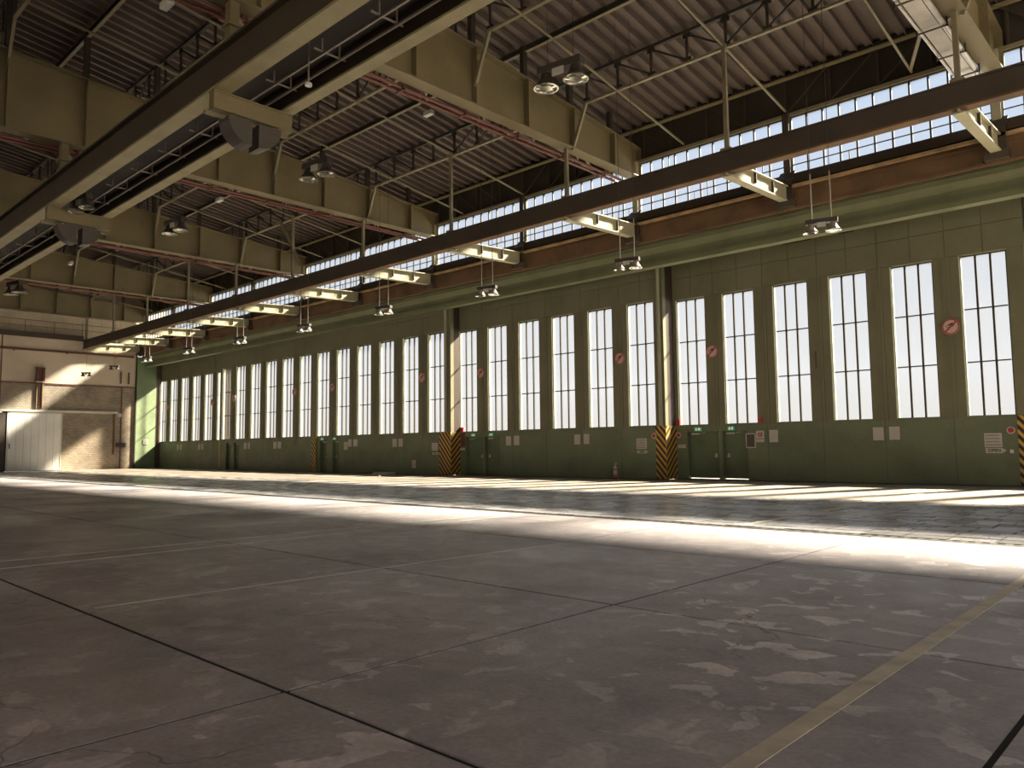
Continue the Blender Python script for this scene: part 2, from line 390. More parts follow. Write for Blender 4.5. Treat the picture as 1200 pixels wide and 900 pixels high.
def leaf(idx, xr, yy, label, margin=0.51, width=13.95, doors=(), coarse=False, right_ext=0.0, depth=0.24, vents=(), ret=0.0, retl=0.0, gap=False):
    t = thing('gate_leaf', label, 'gate', (xr, yy, 0), 0, 'sliding gate leaves along the window wall')
    w0 = [-(margin+i*LP) for i in range(6)]                 # right edge of each window
    L, R = -width, right_ext
    edges = [R]+[-(margin+WW+(LP-WW)/2+i*LP) for i in range(5)]+[L]
    ds = sorted(doors, reverse=True)
    for k in range(6):                                       # lower plates, cut at the personnel doors
        a, b = edges[k], edges[k+1]; segs = [(b, a)]
        for d0, d1 in ds:
            ns = []
            for s0, s1 in segs:
                if d1 <= s0 or d0 >= s1: ns.append((s0, s1)); continue
                if d0 > s0: ns.append((s0, d0))
                if d1 < s1: ns.append((d1, s1))
            segs = ns
        for s0, s1 in segs:
            if s1-s0 > 0.02: part('lower_plate', MB().box(s0+0.006, s1-0.006, 0, depth, 0.03, WZ0-0.05), 'gate_lower', t)
    for d0, d1 in ds:
        part('door_lintel', MB().box(d0-0.01, d1+0.01, -0.004, depth, 2.14, WZ0-0.05), 'gate_lower', t)
        dr = part('wicket_door', MB().box(d0+0.02, d1-0.02, depth-0.06, depth, 0.07 if gap else 0.02, 2.15), 'gate_door', t)
        hx = d1-0.22 if (d0 == ds[-1][0] and len(ds) > 1) else d0+0.22
        part('handle', MB().box(hx-0.05, hx+0.05, depth-0.075, depth-0.06, 0.98, 1.16).bar((hx-0.1, depth-0.11, 1.05), (hx+0.03, depth-0.11, 1.05), 0.03, 0.03).bar((hx, depth-0.06, 1.05), (hx, depth-0.12, 1.05), 0.03, 0.03), 'galv', dr)
        part('door_closer', MB().box(d0+0.15, d0+0.55, depth-0.12, depth-0.06, 2.0, 2.08).bar((d0+0.5, depth-0.1, 2.04), (d0+0.85, depth-0.08, 2.1), 0.03, 0.02), 'galv', dr)
        part('jamb', MB().box(d0-0.0, d0+0.02, 0.0, depth, 0.03, 2.14), 'gate_lower', t); part('jamb', MB().box(d1-0.02, d1, 0.0, depth, 0.03, 2.14), 'gate_lower', t)
    # piers between the windows, with flange strips
    bounds = [R]+sum(([x, x-WW] for x in w0), [])+[L]
    for k in range(0, len(bounds), 2):
        a, b = bounds[k], bounds[k+1]
        q = MB().box(b, a, 0.0, depth, WZ0-0.05, WZ1+0.02)
        if not coarse:
            c = (a+b)/2
            if k not in (0, 12): q.box(c-0.13, c+0.13, -0.035, 0.0, WZ0-0.05, WZ1+0.02); q.box(c-0.02, c+0.02, -0.055, -0.035, WZ0-0.05, WZ1+0.02)
        part('pier', q, 'gate_upper', t)
    # upper plates: two rows, recessed joints
    zz = [WZ1+0.02, 9.2, LEAF_TOP]
    part('backing_sheet', MB().box(L, R, 0.05, depth, WZ1+0.02, LEAF_TOP), 'gate_lower', t)
    for k in range(6):
        for r in range(2):
            a, b = edges[k], edges[k+1]; c = (a+b)/2
            for s0, s1 in ((b, c), (c, a)):
                off = random.uniform(-0.006, 0.006)
                part('upper_plate', MB().box(s0+0.008, s1-0.008, off, 0.05, zz[r]+0.01, zz[r+1]-0.01), 'gate_upper', t)
    for x in w0:
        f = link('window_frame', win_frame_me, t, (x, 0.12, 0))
        if coarse:
            part('pane', MB().box(-WW+0.05, -0.05, 0.03, 0.04, WZ0+0.04, WZ1-0.05), 'glass', f); continue
        for c in (1, 2): link('mullion', mull_me, f, (-WW+0.07+c*PW+(c-0.5)*0.06, 0, 0))
        for r in (1, 2): link('glazing_bar', bar_me, f, (0, 0, WZ0+0.04+r*ph))
        for c in range(3):
            for r in range(3):
                link('pane', pane_me, f, (-WW+0.07+c*(PW+0.06), random.uniform(-0.004, 0.004), WZ0+0.04+r*ph+0.025))
    for v0, v1 in vents:
        part('vent_slot', MB().box(v0-xr, v1-xr, -0.015, 0.02, 9.86, 10.06).box(v0-xr-0.03, v1-xr+0.03, -0.03, -0.01, 9.83, 9.86), 'black', t)
    if ret: part('end_seal', MB().box(R-0.06, R, depth, ret, 0.03, LEAF_TOP), 'black', t)  # added end return, shade put into its near-black colour
    if retl: part('end_seal', MB().box(L, L+0.06, depth, retl, 0.03, LEAF_TOP), 'black', t)  # unseen return added to stop sun leaking, same shade-dark colour
    part('bottom_skirt', MB().box(L, R, 0.03, depth-0.05, 0.0, 0.05), 'black', t)
    return t
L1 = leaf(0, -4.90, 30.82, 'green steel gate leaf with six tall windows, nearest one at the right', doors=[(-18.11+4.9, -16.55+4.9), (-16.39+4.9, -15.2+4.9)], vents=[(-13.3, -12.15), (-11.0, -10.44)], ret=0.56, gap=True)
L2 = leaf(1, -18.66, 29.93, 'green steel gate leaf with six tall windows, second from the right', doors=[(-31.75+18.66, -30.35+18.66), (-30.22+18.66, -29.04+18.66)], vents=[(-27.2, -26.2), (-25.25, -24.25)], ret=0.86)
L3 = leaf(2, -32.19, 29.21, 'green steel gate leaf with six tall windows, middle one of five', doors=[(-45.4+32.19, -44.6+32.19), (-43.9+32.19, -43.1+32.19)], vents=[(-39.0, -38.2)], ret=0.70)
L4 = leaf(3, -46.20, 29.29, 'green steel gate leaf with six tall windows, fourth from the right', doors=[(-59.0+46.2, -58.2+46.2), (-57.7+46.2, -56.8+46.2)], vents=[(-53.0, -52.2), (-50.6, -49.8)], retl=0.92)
L5 = leaf(4, -60.69, 30.23, 'green steel gate leaf with six windows against the far end wall', right_ext=0.75, width=13.6, vents=[(-66, -65.3)])
for xr, yy, lb in ((9.0, 31.4, 'green steel gate leaf beside the nearest hazard post, beyond the right frame edge'), (22.9, 30.82, 'green steel gate leaf at the far right end, outside the view')):
    g = leaf(5, xr, yy, lb, coarse=True)
    g.name = 'wall_front'; g['kind'] = 'structure'
    for key in ('label', 'category', 'group'): del g[key]

# chevron hazard boards wrapping the exposed leaf corners
def hazard(label, xc, yc, front, end, endside=True):
    t = thing('hazard_board', label, 'hazard board', (xc, yc, 0), 0, 'black and yellow chevron boards on the leaf corners')
    bands = MB(); ye = MB()
    def stripes(u0, u1, slope, place, nm):
        part(nm, place(MB(), u0, u1, 0.03, 2.42, 0.0), 'yellow', t)
        W = u1-u0; z = -W*1.1 - 0.3; pitch = 0.32
        k = 0
        while z < 2.6:
            pts = [(0, z), (W, z+W*slope), (W, z+W*slope+0.165), (0, z+0.165)] if slope > 0 else [(0, z-W*slope), (W, z), (W, z+0.165), (0, z-W*slope+0.165)]
            # clip in z
            def clip(pts, lim, keep):
                res = []
                for i in range(len(pts)):
                    a, b = pts[i], pts[(i+1) % len(pts)]; ia, ib = keep(a[1], lim), keep(b[1], lim)
                    if ia: res.append(a)
                    if ia != ib:
                        tt = (lim-a[1])/(b[1]-a[1]); res.append((a[0]+(b[0]-a[0])*tt, lim))
                return res
            pts = clip(pts, 0.03, lambda q, l: q >= l)
            if len(pts) > 2: pts = clip(pts, 2.42, lambda q, l: q <= l)
            if len(pts) > 2: part('stripe', place(MB(), u0, u1, 0, 0, 0.004, pts), 'black', t)
            z += pitch; k += 1
    def pf(q, u0, u1, z0, z1, off, pts=None):
        if pts is None: return q.box(u0, u1, -0.03, -0.012, z0, z1)
        return q.prism([(u0+p[0], p[1]) for p in pts], -0.034, -0.03, 'y')
    def pe(q, u0, u1, z0, z1, off, pts=None):
        if pts is None: return q.box(0.0, 0.018, u0, u1, z0, z1)
        return q.prism([(u0+p[0], p[1]) for p in pts], 0.018, 0.022, 'x')
    stripes(-front, 0.0, -1.15, pf, 'front_board')
    if end: stripes(-0.03, end, 1.0, pe, 'end_board')
    return t
hazard('bright chevron hazard board beside the pair of green doors, nearest full one', -18.66, 29.93, 0.52, 0.86)
hazard('chevron hazard board below a grey downpipe in the middle of the gates', -32.19, 29.21, 0.95, 0.70)
hazard('chevron hazard board cut by the right edge of the frame', -4.90, 30.82, 0.50, 0.5)
t = hazard('distant chevron hazard board at left between two dark doors', -45.75, 29.16, 0.5, 0.0)
for k in range(7):
    pass
t2 = thing('hazard_board', 'faded chevron hazard board on the far gate leaf at left', 'hazard board', (-60.25, 29.28, 0), 0, 'black and yellow chevron boards on the leaf corners')
t2['group'] = 'black and yellow chevron boards on the leaf corners'
part('front_board', MB().box(-0.0, 0.35, 0, 0.02, 0.03, 2.42), 'gate_lower', t2)
for k in range(11): part('stripe', MB().prism([(0, 0.1+0.2*k), (0.35, 0.3+0.2*k), (0.35, 0.38+0.2*k), (0, 0.18+0.2*k)], -0.004, 0.0, 'y'), 'yellow', t2)
# vertical downpipes / rounded corner posts above the boards
for x, yv, lb in ((-18.85, 29.86, 'pale grey vertical pipe above the nearest full hazard board'), (-32.55, 29.14, 'pale grey vertical pipe above the middle hazard board')):
    t = thing('downpipe', lb, 'pipe', (x, yv, 0), 0)
    part('pipe', MB().tube((0, 0, 2.42), (0, 0, 10.1), 0.085, 10), 'pipe_grey', t)
    for z in (3.2, 5.6, 8.2): part('clamp', MB().tube((0, 0, z), (0, 0, z+0.06), 0.1, 10).box(-0.03, 0.03, 0, 0.08, z, z+0.06), 'pipe_grey', t)

# ---------------------------------------------------------------- lintel, low roof, fascia, clerestory
lin = MB()
lin.box(XE-0.3, XR, 28.8, 29.12, 9.42, 10.35); lin.box(XE-0.3, XR, 28.68, 28.8, 9.42, 9.62); lin.box(XE-0.3, XR, 28.74, 28.8, 9.62, 9.74)
lin.prism([(28.8, 10.0), (28.55, 10.22), (28.55, 10.36), (28.8, 10.36)], XE-0.3, XR, 'x')
lin.box(XE-0.3, XR, 28.5, 31.9, 10.36, 10.46)
struct('trim_1', lin, 'lintel')
fa = MB().box(XE-0.3, XR, 28.15, 28.28, 10.40, 11.30)
fas = struct('wall_back', fa, 'rust')
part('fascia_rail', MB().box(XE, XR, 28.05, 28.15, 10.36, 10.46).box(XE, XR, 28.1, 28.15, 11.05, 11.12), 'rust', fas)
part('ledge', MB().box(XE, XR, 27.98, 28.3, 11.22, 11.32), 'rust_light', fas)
part('sill_beam', MB().box(XE-0.3, XR, 28.12, 28.6, 11.42, 11.78).box(XE-0.3, XR, 28.3, 28.6, 11.3, 11.42), 'beam_dark', fas)
part('roof_closure', MB().box(XE-0.5, XR+0.5, 28.6, 32.3, 10.55, 10.75).box(XE-0.5, XR+0.5, 32.05, 32.3, 10.2, 10.6).box(XE-0.5, XR+0.5, 28.5, 28.62, 10.5, 11.5), 'deck_top', fas)
part('head_cladding', MB().box(XE-0.3, XR, 28.5, 28.6, 14.12, 16.4), 'steel_dark', fas)
part('head_rail', MB().box(XE-0.3, XR, 28.28, 28.5, 14.10, 14.24), 'chord', fas)

# clerestory windows, one per half bay
def clerestory(n, xl, xr, detailed, real):
    w = xr-xl-0.3; cols = 11; cw = w/cols; z0, z1 = 11.78, 14.10
    zs = [z0, z0+0.42, z0+0.84, z0+1.26, z0+1.66, z1]
    fr = MB()
    fr.box(0, w, -0.04, 0.04, z0, z0+0.05); fr.box(0, w, -0.04, 0.04, z1-0.05, z1)
    for c in range(cols+1):
        hw = 0.03 if c % 1 == 0 else 0.02
        fr.box(c*cw-hw, c*cw+hw, -0.04, 0.04, z0, z1)
    for z in zs[1:-1]: fr.box(0, w, -0.02, 0.02, z-0.016, z+0.016)
    rr = random.Random(n)
    for _ in range(5):
        c = rr.randrange(cols); r = rr.randrange(4)
        fr.box((c+0.5)*cw-0.015, (c+0.5)*cw+0.015, -0.02, 0.02, zs[r], zs[min(r+rr.choice((1, 2)), 5)])
    f = struct('window_%d' % n, fr, 'dark_bar', None, (xl+0.15, YC, 0))
    if not real:
        part('pane', MB().box(0.03, w-0.03, 0.0, 0.01, z0+0.05, z1-0.05), 'glass_blue', f); return
    if detailed:
        for c in range(cols):
            for r in range(5):
                key = ('cp', round(cw, 3), r)
                if key not in cache: cache[key] = MB().box(0.03, cw-0.03, 0, 0.01, 0.016, zs[r+1]-zs[r]-0.016).mesh('pane', 'glass_blue')
                if rr.random() < 0.02: continue
                link('pane', cache[key], f, (c*cw, rr.uniform(-0.004, 0.004), zs[r]))
    else:
        q = MB()
        for c in range(cols):
            for r in range(5): q.box(c*cw+0.03, (c+1)*cw-0.03, 0, 0.01, zs[r]+0.016, zs[r+1]-0.016)
        o = part('panes', q, 'glass_blue', f); o['kind'] = 'stuff'
for k in range(len(PX)-1):
    clerestory(k+1, PX[k+1], PX[k], 3 <= k <= 8, k >= 3)
# piers in the clerestory line, carrying the brackets
for k, x in enumerate(PX):
    vis = k >= 4
    if not vis: continue
    t = thing('wall_pier', ('brown steel pier between clerestory windows, %s along the wall' % ORD[k-4]) if vis else 'brown steel pier beyond the right edge, %s outside the view' % ORDR[k], 'pier', (x, YC, 0), 0, 'piers of the clerestory')
    part('post', MB().box(-0.15, 0.15, -0.12, 0.12, 11.5, 14.2).box(-0.13, 0.13, -0.2, -0.12, 11.75, 14.2), 'bracket' if k % 2 == 0 else 'beam_dark', t)
    part('corbel', MB().box(-0.26, 0.26, -0.42, -0.1, 10.5, 11.55).box(-0.34, 0.34, -0.62, -0.1, 10.45, 10.72).prism([(-0.5, 11.55), (-0.1, 11.95), (-0.1, 11.55)], -0.3, 0.3, 'x'), 'beam_dark', t)

# ---------------------------------------------------------------- crane beam along the gates and its brackets
def ibeam(q, a, b, h, fw, ft, wt, mweb=None, mfl=None):
    a = Vector(a); b = Vector(b); up = Vector((0, 0, 1))
    q.bar(a+up*ft/2, b+up*ft/2, fw, ft, mfl); q.bar(a+up*(h-ft/2), b+up*(h-ft/2), fw, ft, mweb)
    q.bar(a+up*h/2, b+up*h/2, wt, h-2*ft, mweb); return q
t = thing('crane_beam', 'long brown crane rail beam hanging before the clerestory windows', 'beam', (0, 23.4, 10.62))
part('girder', ibeam(MB(), (XE+0.1, 0, 0), (XR, 0, 0), 0.77, 0.38, 0.06, 0.26, 'beam_dark', 'rust'), None, t)
part('rail', MB().bar((XE+0.1, 0, 0.8), (XR, 0, 0.8), 0.08, 0.06), 'steel_dark', t)
for k, x in enumerate(PX):
    if k < 3: continue
    vis = k >= 4
    if not vis: continue
    part('hanger', MB().box(x-0.07, x+0.07, -0.06, 0.06, 0.75, (2.84 if k % 2 == 0 else 4.55)).box(x-0.18, x+0.18, -0.16, 0.16, 0.76, 0.86), 'chord', t)
    b = thing('bracket_beam', ('cream cantilever bracket from crane beam to wall pier, %s along the wall' % ORD[k-4]) if vis else 'cream cantilever bracket just beyond the right frame edge', 'bracket', (x, 0, 0), 0, 'brackets between crane beam and wall')
    prof = [(23.25, 10.62), (23.25, 10.5), (23.6, 10.5), (27.98, 10.72), (27.98, 11.28), (24.4, 11.1), (23.7, 10.62)]
    part('web', MB().prism(prof, -0.03, 0.03, 'x'), 'bracket', b)
    part('bottom_flange', MB().quadbox([(-0.15, 23.25, 10.48), (0.15, 23.25, 10.48), (0.15, 27.98, 10.68), (-0.15, 27.98, 10.68), (-0.15, 23.25, 10.53), (0.15, 23.25, 10.53), (0.15, 27.98, 10.73), (-0.15, 27.98, 10.73)]), 'bracket', b)
    part('top_flange', MB().quadbox([(-0.13, 24.4, 11.08), (0.13, 24.4, 11.08), (0.13, 27.98, 11.26), (-0.13, 27.98, 11.26), (-0.13, 24.4, 11.12), (0.13, 24.4, 11.12), (0.13, 27.98, 11.3), (-0.13, 27.98, 11.3)]), 'bracket', b)
    for yy in (25.3, 26.7): part('stiffener', MB().box(-0.12, 0.12, yy-0.02, yy+0.02, 10.74, 11.16), 'beam_dark', b)

# ---------------------------------------------------------------- roof girders
STIFF = [26.4, 23.65, 20.9, 18.17, 15.45, 12.75, 10.0, 7.3, 4.6, 1.85, -0.9, -3.6, -6.3]
def girder(x, label, pipes=True, y1=28.35):
    t = thing('roof_girder', label, 'girder', (x, 0, 0), 0, 'roof girders')
    zb = 13.5
    part('web', MB().prism([(YR, zb), (y1, zb), (y1, zgird(y1)), (YR, zgird(YR))], -0.02, 0.02, 'x'), 'olive', t)
    part('bottom_flange', MB().box(-0.28, 0.28, YR, y1, zb-0.05, zb), 'olive', t)
    part('top_flange', MB().quadbox([(-0.28, YR, zgird(YR)), (0.28, YR, zgird(YR)), (0.28, y1, zgird(y1)), (-0.28, y1, zgird(y1)), (-0.28, YR, zgird(YR)+.05), (0.28, YR, zgird(YR)+.05), (0.28, y1, zgird(y1)+.05), (-0.28, y1, zgird(y1)+.05)]), 'olive', t)
    for s in STIFF:
        part('stiffener', MB().box(-0.28, 0.28, s-0.025, s+0.025, zb, zgird(s)), 'olive', t)
        part('purlin_seat', MB().box(-0.1, 0.1, s-0.1, s+0.1, zgird(s)+0.05, zdeck(s)-0.12), 'steel_dark', t)
    part('end_plate', MB().box(-0.28, 0.28, y1, y1+0.05, zb-0.05, zgird(y1)+0.05), 'olive', t)
    return t
for k, x in enumerate(GX):
    if k == 0: continue
    if k == 0: lb = 'olive tapered plate girder out of view beyond the right frame edge'
    else: lb = 'olive tapered plate girder under the roof deck, %s to the camera' % ORD[k-1]
    girder(x, lb)
    if k == 0: continue
    if k == 1:                                            # cable tray and shiny pipes under the first girder
        t = thing('cable_tray', 'shiny galvanised cable tray with conduit under the nearest girder', 'cable tray', (x-0.5, 0, 13.3))
        part('tray', MB().box(-0.34, 0.1, 2, 27.9, -0.02, 0.0).box(-0.34, -0.32, 2, 27.9, 0, 0.12).box(0.08, 0.1, 2, 27.9, 0, 0.12), 'galv', t)
        part('conduit', MB().tube((0.2, 2, -0.02), (0.2, 27.9, -0.02), 0.075, 10), 'galv', t)
        part('conduit', MB().tube((-0.42, 2, 0.0), (-0.42, 27.9, 0.0), 0.05, 8), 'galv', t)
        for yy in (10, 13, 16, 19, 21.5, 23.5, 25.5, 27.2): part('clamp', MB().box(-0.5, 0.32, yy-0.03, yy+0.03, -0.12, -0.09).box(0.28, 0.32, yy-0.03, yy+0.03, -0.12, 0.14).box(-0.5, -0.47, yy-0.03, yy+0.03, -0.12, 0.14), 'steel_dark', t)
        continue
    t = thing('sprinkler_pipe', 'pair of red sprinkler pipes along girder, %s set' % ORD[k-2], 'pipe', (x-0.42, 0, 13.36), 0, 'red sprinkler pipes under the girders')
    part('pipe', MB().tube((0, 0, 0), (0, 28.2, 0), 0.06, 8), 'red_pipe', t)
    part('pipe', MB().tube((-0.26, 0, -0.02), (-0.26, 28.2, -0.02), 0.06, 8), 'red_pipe', t)
    yy = 27.4
    while yy > 6:
        for dx in (0.02, -0.26): part('sprinkler_head', MB().tube((dx, yy, 0.05), (dx, yy, 0.13), 0.03, 6).lathe([(0.0, 0.23), (0.06, 0.21), (0.05, 0.13), (0, 0.12)], 8, None, (dx, yy, 0)), 'white', t)
        part('hanger', MB().box(-0.36, 0.14, yy-1.03, yy-0.97, -0.1, -0.07).box(0.1, 0.14, yy-1.03, yy-0.97, -0.1, 0.1), 'brown_red', t)
        yy -= 2.75

# ---------------------------------------------------------------- roof trusses, purlins, ties
TW = 13.75
proto_truss = None
NOD = [0, 1.5, 3.0, 4.5, 6.0]
def make_truss(loc, label):
    t = thing('roof_truss', label, 'truss', loc, 0, 'steel lattice trusses between the girders')
    # local: z=0 bottom chord, z=1.15 top chord
    part('bottom_chord', MB().bar((-6.1, 0, 0), (6.1, 0, 0), 0.13, 0.09), 'chord', t)
    part('top_chord', MB().bar((-6.7, 0, 1.15), (6.7, 0, 1.15), 0.14, 0.12), 'steel_dark', t)
    for s in (-1, 1):
        for n in NOD:
            if n == 0 and s == 1: continue
            x = s*n
            q = MB().bar((x, 0, 0.04), (x, 0, 1.1), 0.08, 0.08); q.box(x-0.16, x+0.16, -0.012, 0.012, 0.02, 0.2); q.box(x-0.16, x+0.16, -0.012, 0.012, 0.92, 1.1)
            part('vertical', q, 'steel_dark', t)
        for a, b in zip(NOD[1:], NOD[:-1]):
            part('diagonal', MB().bar((s*a, 0, 1.05), (s*b, 0, 0.1), 0.06, 0.07), 'steel_dark', t)
        part('knee_brace', MB().bar((s*6.05, 0, 0.02), (s*6.78, 0, -1.75), 0.11, 0.13), 'chord', t)
    return t
TY = [23.6, 18.17, 12.75, 7.3, 1.85]
BAYS = [(-4.97, -18.85), (-18.85, -32.5), (-32.5, -46.2), (-46.2, -60.3), (-60.3, -74.0), (8.9, -4.97)]
BN = ['right-hand bay', 'second bay from the right', 'third bay from the right', 'fourth bay from the right', 'farthest bay', 'bay outside the right frame edge']
RN = ['line above the crane beam', 'second line from the windows', 'third line from the windows', 'fourth line from the windows', 'fifth line from the windows']
proto = None
for bi, (xa, xb) in enumerate(BAYS):
    xm = (xa+xb)/2
    for ri, y in enumerate(TY):
        if bi == 5 and ri > 1: continue
        z = zdeck(y)-0.1-1.21
        lb = 'dark lattice roof truss, %s, %s' % (BN[bi], RN[ri])
        if proto is None: proto = make_truss((xm, y, z), lb)
        else: dup(proto, (xm, y, z), lb)
PY = [26.4, 20.9, 15.45, 10.0, 4.6]
proto = None
for bi, (xa, xb) in enumerate(BAYS):
    for ri, y in enumerate(PY):
        if ri == 0: continue
        lb = 'dark steel purlin under the deck, %s, %s' % (BN[bi], ['', 'nearest the windows', 'second from the windows', 'third from the windows', 'fourth from the windows'][ri])
        o = part('roof_purlin', ibeam(MB(), (-6.8, 0, 0), (6.8, 0, 0), 0.24, 0.13, 0.03, 0.03, 'steel_dark', 'chord'), None, None, ((xa+xb)/2, y, zdeck(y)-0.36)) if proto is None else None
        if o is None: o = proto.copy(); COL.objects.link(o); o.location = ((xa+xb)/2, y, zdeck(y)-0.36)
        proto = proto or o
        tag(o, lb, 'purlin', 'purlins under the roof deck')
# ties running down the slope to the window head
for bi, (xa, xb) in enumerate(BAYS[:5]):
    xm = (xa+xb)/2
    for ti, dx in enumerate((4.5, 0, -4.5)):
        q = MB().bar((0, 28.35, 14.42), (0, 23.6, 15.14), 0.07, 0.07).bar((0, 23.6, 15.14), (0, 7.3, 15.14+0.145*16.3), 0.065, 0.065)
        o = part('roof_tie', q, 'chord', None, (xm+dx, 0, -0.06)); tag(o, 'pale sloping tie bar under the trusses, %s one in the %s' % (['right', 'middle', 'left'][ti], BN[bi]), 'tie', 'tie bars under the roof trusses')
# edge beam and wall truss above the window head
t = thing('edge_truss', 'dark lattice edge truss above the clerestory windows', 'truss', (0, 28.3, 0))
part('edge_beam', MB().box(XE, XR, -0.06, 0.1, 15.62, 15.86), 'steel_dark', t)
part('edge_lip', MB().box(XE, XR, -0.2, 0.02, 15.56, 15.62), 'olive_light', t)
for bi, (xa, xb) in enumerate(BAYS):
    xm = (xa+xb)/2
    for n in (0, 1.7, 3.4, 5.1, 6.5):
        for s in (-1, 1):
            if n == 0 and s < 0: continue
            part('vertical', MB().bar((xm+s*n, 0.05, 14.2), (xm+s*n, 0.05, 15.65), 0.08, 0.08), 'beam_dark', t)
            if n < 6: part('diagonal', MB().bar((xm+s*n, 0.03, 14.25), (xm+s*(n+1.6), 0.03, 15.6), 0.07, 0.07), 'beam_dark', t)
# wind bracing in three bays
for (x0, x1, y0, y1, lb) in ((-40.9, -38.6, 23.45, 23.45, 'steep pale brace beside the crane beam hanger in the third bay'), ):
    o = part('wind_brace', MB().bar((x0, y0, 15.2), (x1, y1, 12.1), 0.12, 0.12), 'chord', None); tag(o, lb, 'brace')
for bi, (xa, xb) in enumerate(BAYS[:5]):
    o = part('wind_brace', MB().bar((xa-0.4, 23.7, 15.0), ((xa+xb)/2+4.5, 28.2, 14.4), 0.1, 0.1), 'chord', None)
    tag(o, 'diagonal wind brace from girder to window head, %s' % BN[bi], 'brace', 'wind braces by the windows')

# ---------------------------------------------------------------- ceiling: trough-shaped deck panels
ce = struct('ceiling', MB().quadbox([(XE-0.6, YR-0.3, zdeck(YR-0.3)+0.17), (XR+0.6, YR-0.3, zdeck(YR-0.3)+0.17), (XR+0.6, 28.75, zdeck(28.75)+0.17), (XE-0.6, 28.75, zdeck(28.75)+0.17), (XE-0.6, YR-0.3, zdeck(YR-0.3)+0.35), (XR+0.6, YR-0.3, zdeck(YR-0.3)+0.35), (XR+0.6, 28.75, zdeck(28.75)+0.35), (XE-0.6, 28.75, zdeck(28.75)+0.35)]), 'deck_top')
def deck_mesh(y0, y1):
    q = MB(); w = 0.545
    prof = [(0.0, 0.0), (0.03, 0.0), (0.03, -0.07), (0.06, -0.07), (0.06, 0.15), (0.30, 0.15), (0.33, 0.0), (w-0.008, 0.0)]
    a = [Vector((p[0], y0, zdeck(y0)+p[1])) for p in prof]; b = [Vector((p[0], y1, zdeck(y1)+p[1])) for p in prof]
    k = len(q.v); q.v += [tuple(v) for v in a+b]; n = len(prof)
    for i in range(n-1): q.f.append((k+i, k+i+1, k+n+i+1, k+n+i)); q.mi.append(0)
    return q.mesh('deck_panel', 'deck')
dm = [deck_mesh(23.55, 28.4), deck_mesh(6.0, 23.62)]
dm2 = deck_mesh(YR, 6.05)
x = -1.0; n = 0
while x > XE-0.3:
    x -= 0.545
    if n < 150:
        for m_ in dm: link('deck_panel', m_, ce, (x, 0, random.uniform(-0.012, 0.012)))
    n += 1
def deck_field(x0, x1, y0, y1):
    q = MB(); w = 0.545; x = x0
    while x < x1:
        for (pa, za), (pb, zb) in (((0.0, 0.0), (0.03, 0.0)), ((0.03, 0.0), (0.03, -0.07)), ((0.03, -0.07), (0.06, -0.07)), ((0.06, -0.07), (0.06, 0.15)), ((0.06, 0.15), (0.30, 0.15)), ((0.30, 0.15), (0.33, 0.0)), ((0.33, 0.0), (w, 0.0))):
            k = len(q.v); q.v += [(x+pa, y0, zdeck(y0)+za), (x+pb, y0, zdeck(y0)+zb), (x+pb, y1, zdeck(y1)+zb), (x+pa, y1, zdeck(y1)+za)]; q.f.append((k, k+1, k+2, k+3)); q.mi.append(0)
        x += w
    return q
o = part('deck_field', deck_field(-1.0, XR, YR, 28.4), 'deck', ce); o['kind'] = 'stuff'
o = part('deck_field', deck_field(XE-0.3, -1.0, YR, 6.0), 'deck', ce); o['kind'] = 'stuff'

# ---------------------------------------------------------------- inner crane runway: two beams with a catwalk between
t = thing('crane_runway', 'pair of long crane runway beams with catwalk crossing the upper left', 'beam', (0, 0, 0))
part('runway_beam', ibeam(MB(), (XE+0.1, 9.0, 10.87), (XR, 9.0, 10.87), 1.08, 0.46, 0.07, 0.14, 'beam_dark', 'olive_light'), None, t)
part('runway_beam', ibeam(MB(), (XE+0.1, 10.98, 10.95), (XR, 10.98, 10.95), 0.85, 0.36, 0.06, 0.12, 'beam_dark', 'olive_light'), None, t)
part('catwalk_deck', MB().box(XE+0.1, XR, 9.3, 10.75, 11.62, 11.68), 'steel_dark', t)
for yy, zz in ((10.13, 11.22), (10.6, 11.22)): part('conductor_rail', MB().bar((XE+0.1, yy, zz), (XR, yy, zz), 0.05, 0.06), 'lamp_light', t)
for k in range(28):
    x = -2-2.3*k
    part('rail_tie', MB().bar((x, 9.9, 11.29), (x, 10.8, 11.29), 0.04, 0.04).box(x-0.02, x+0.02, 10.1, 10.14, 11.3, 11.64).box(x-0.02, x+0.02, 10.6, 10.64, 11.3, 11.64), 'lamp_light', t)
for k in range(60):
    x = -2-1.15*k
    part('insulator', MB().box(x-0.06, x+0.06, 9.24, 9.3, 11.0, 11.3), 'chord', t)
part('rail', MB().bar((XE+0.1, 9.0, 11.99), (XR, 9.0, 11.99), 0.08, 0.08).bar((XE+0.1, 10.98, 11.84), (XR, 10.98, 11.84), 0.08, 0.08), 'steel_dark', t)
def quarter(cy, cz, r, side, n=8):
    return [(cy, cz)]+[(cy+side*r*math.cos(a), cz-r*math.sin(a)) for a in [math.pi/2*i/n for i in range(n+1)]]
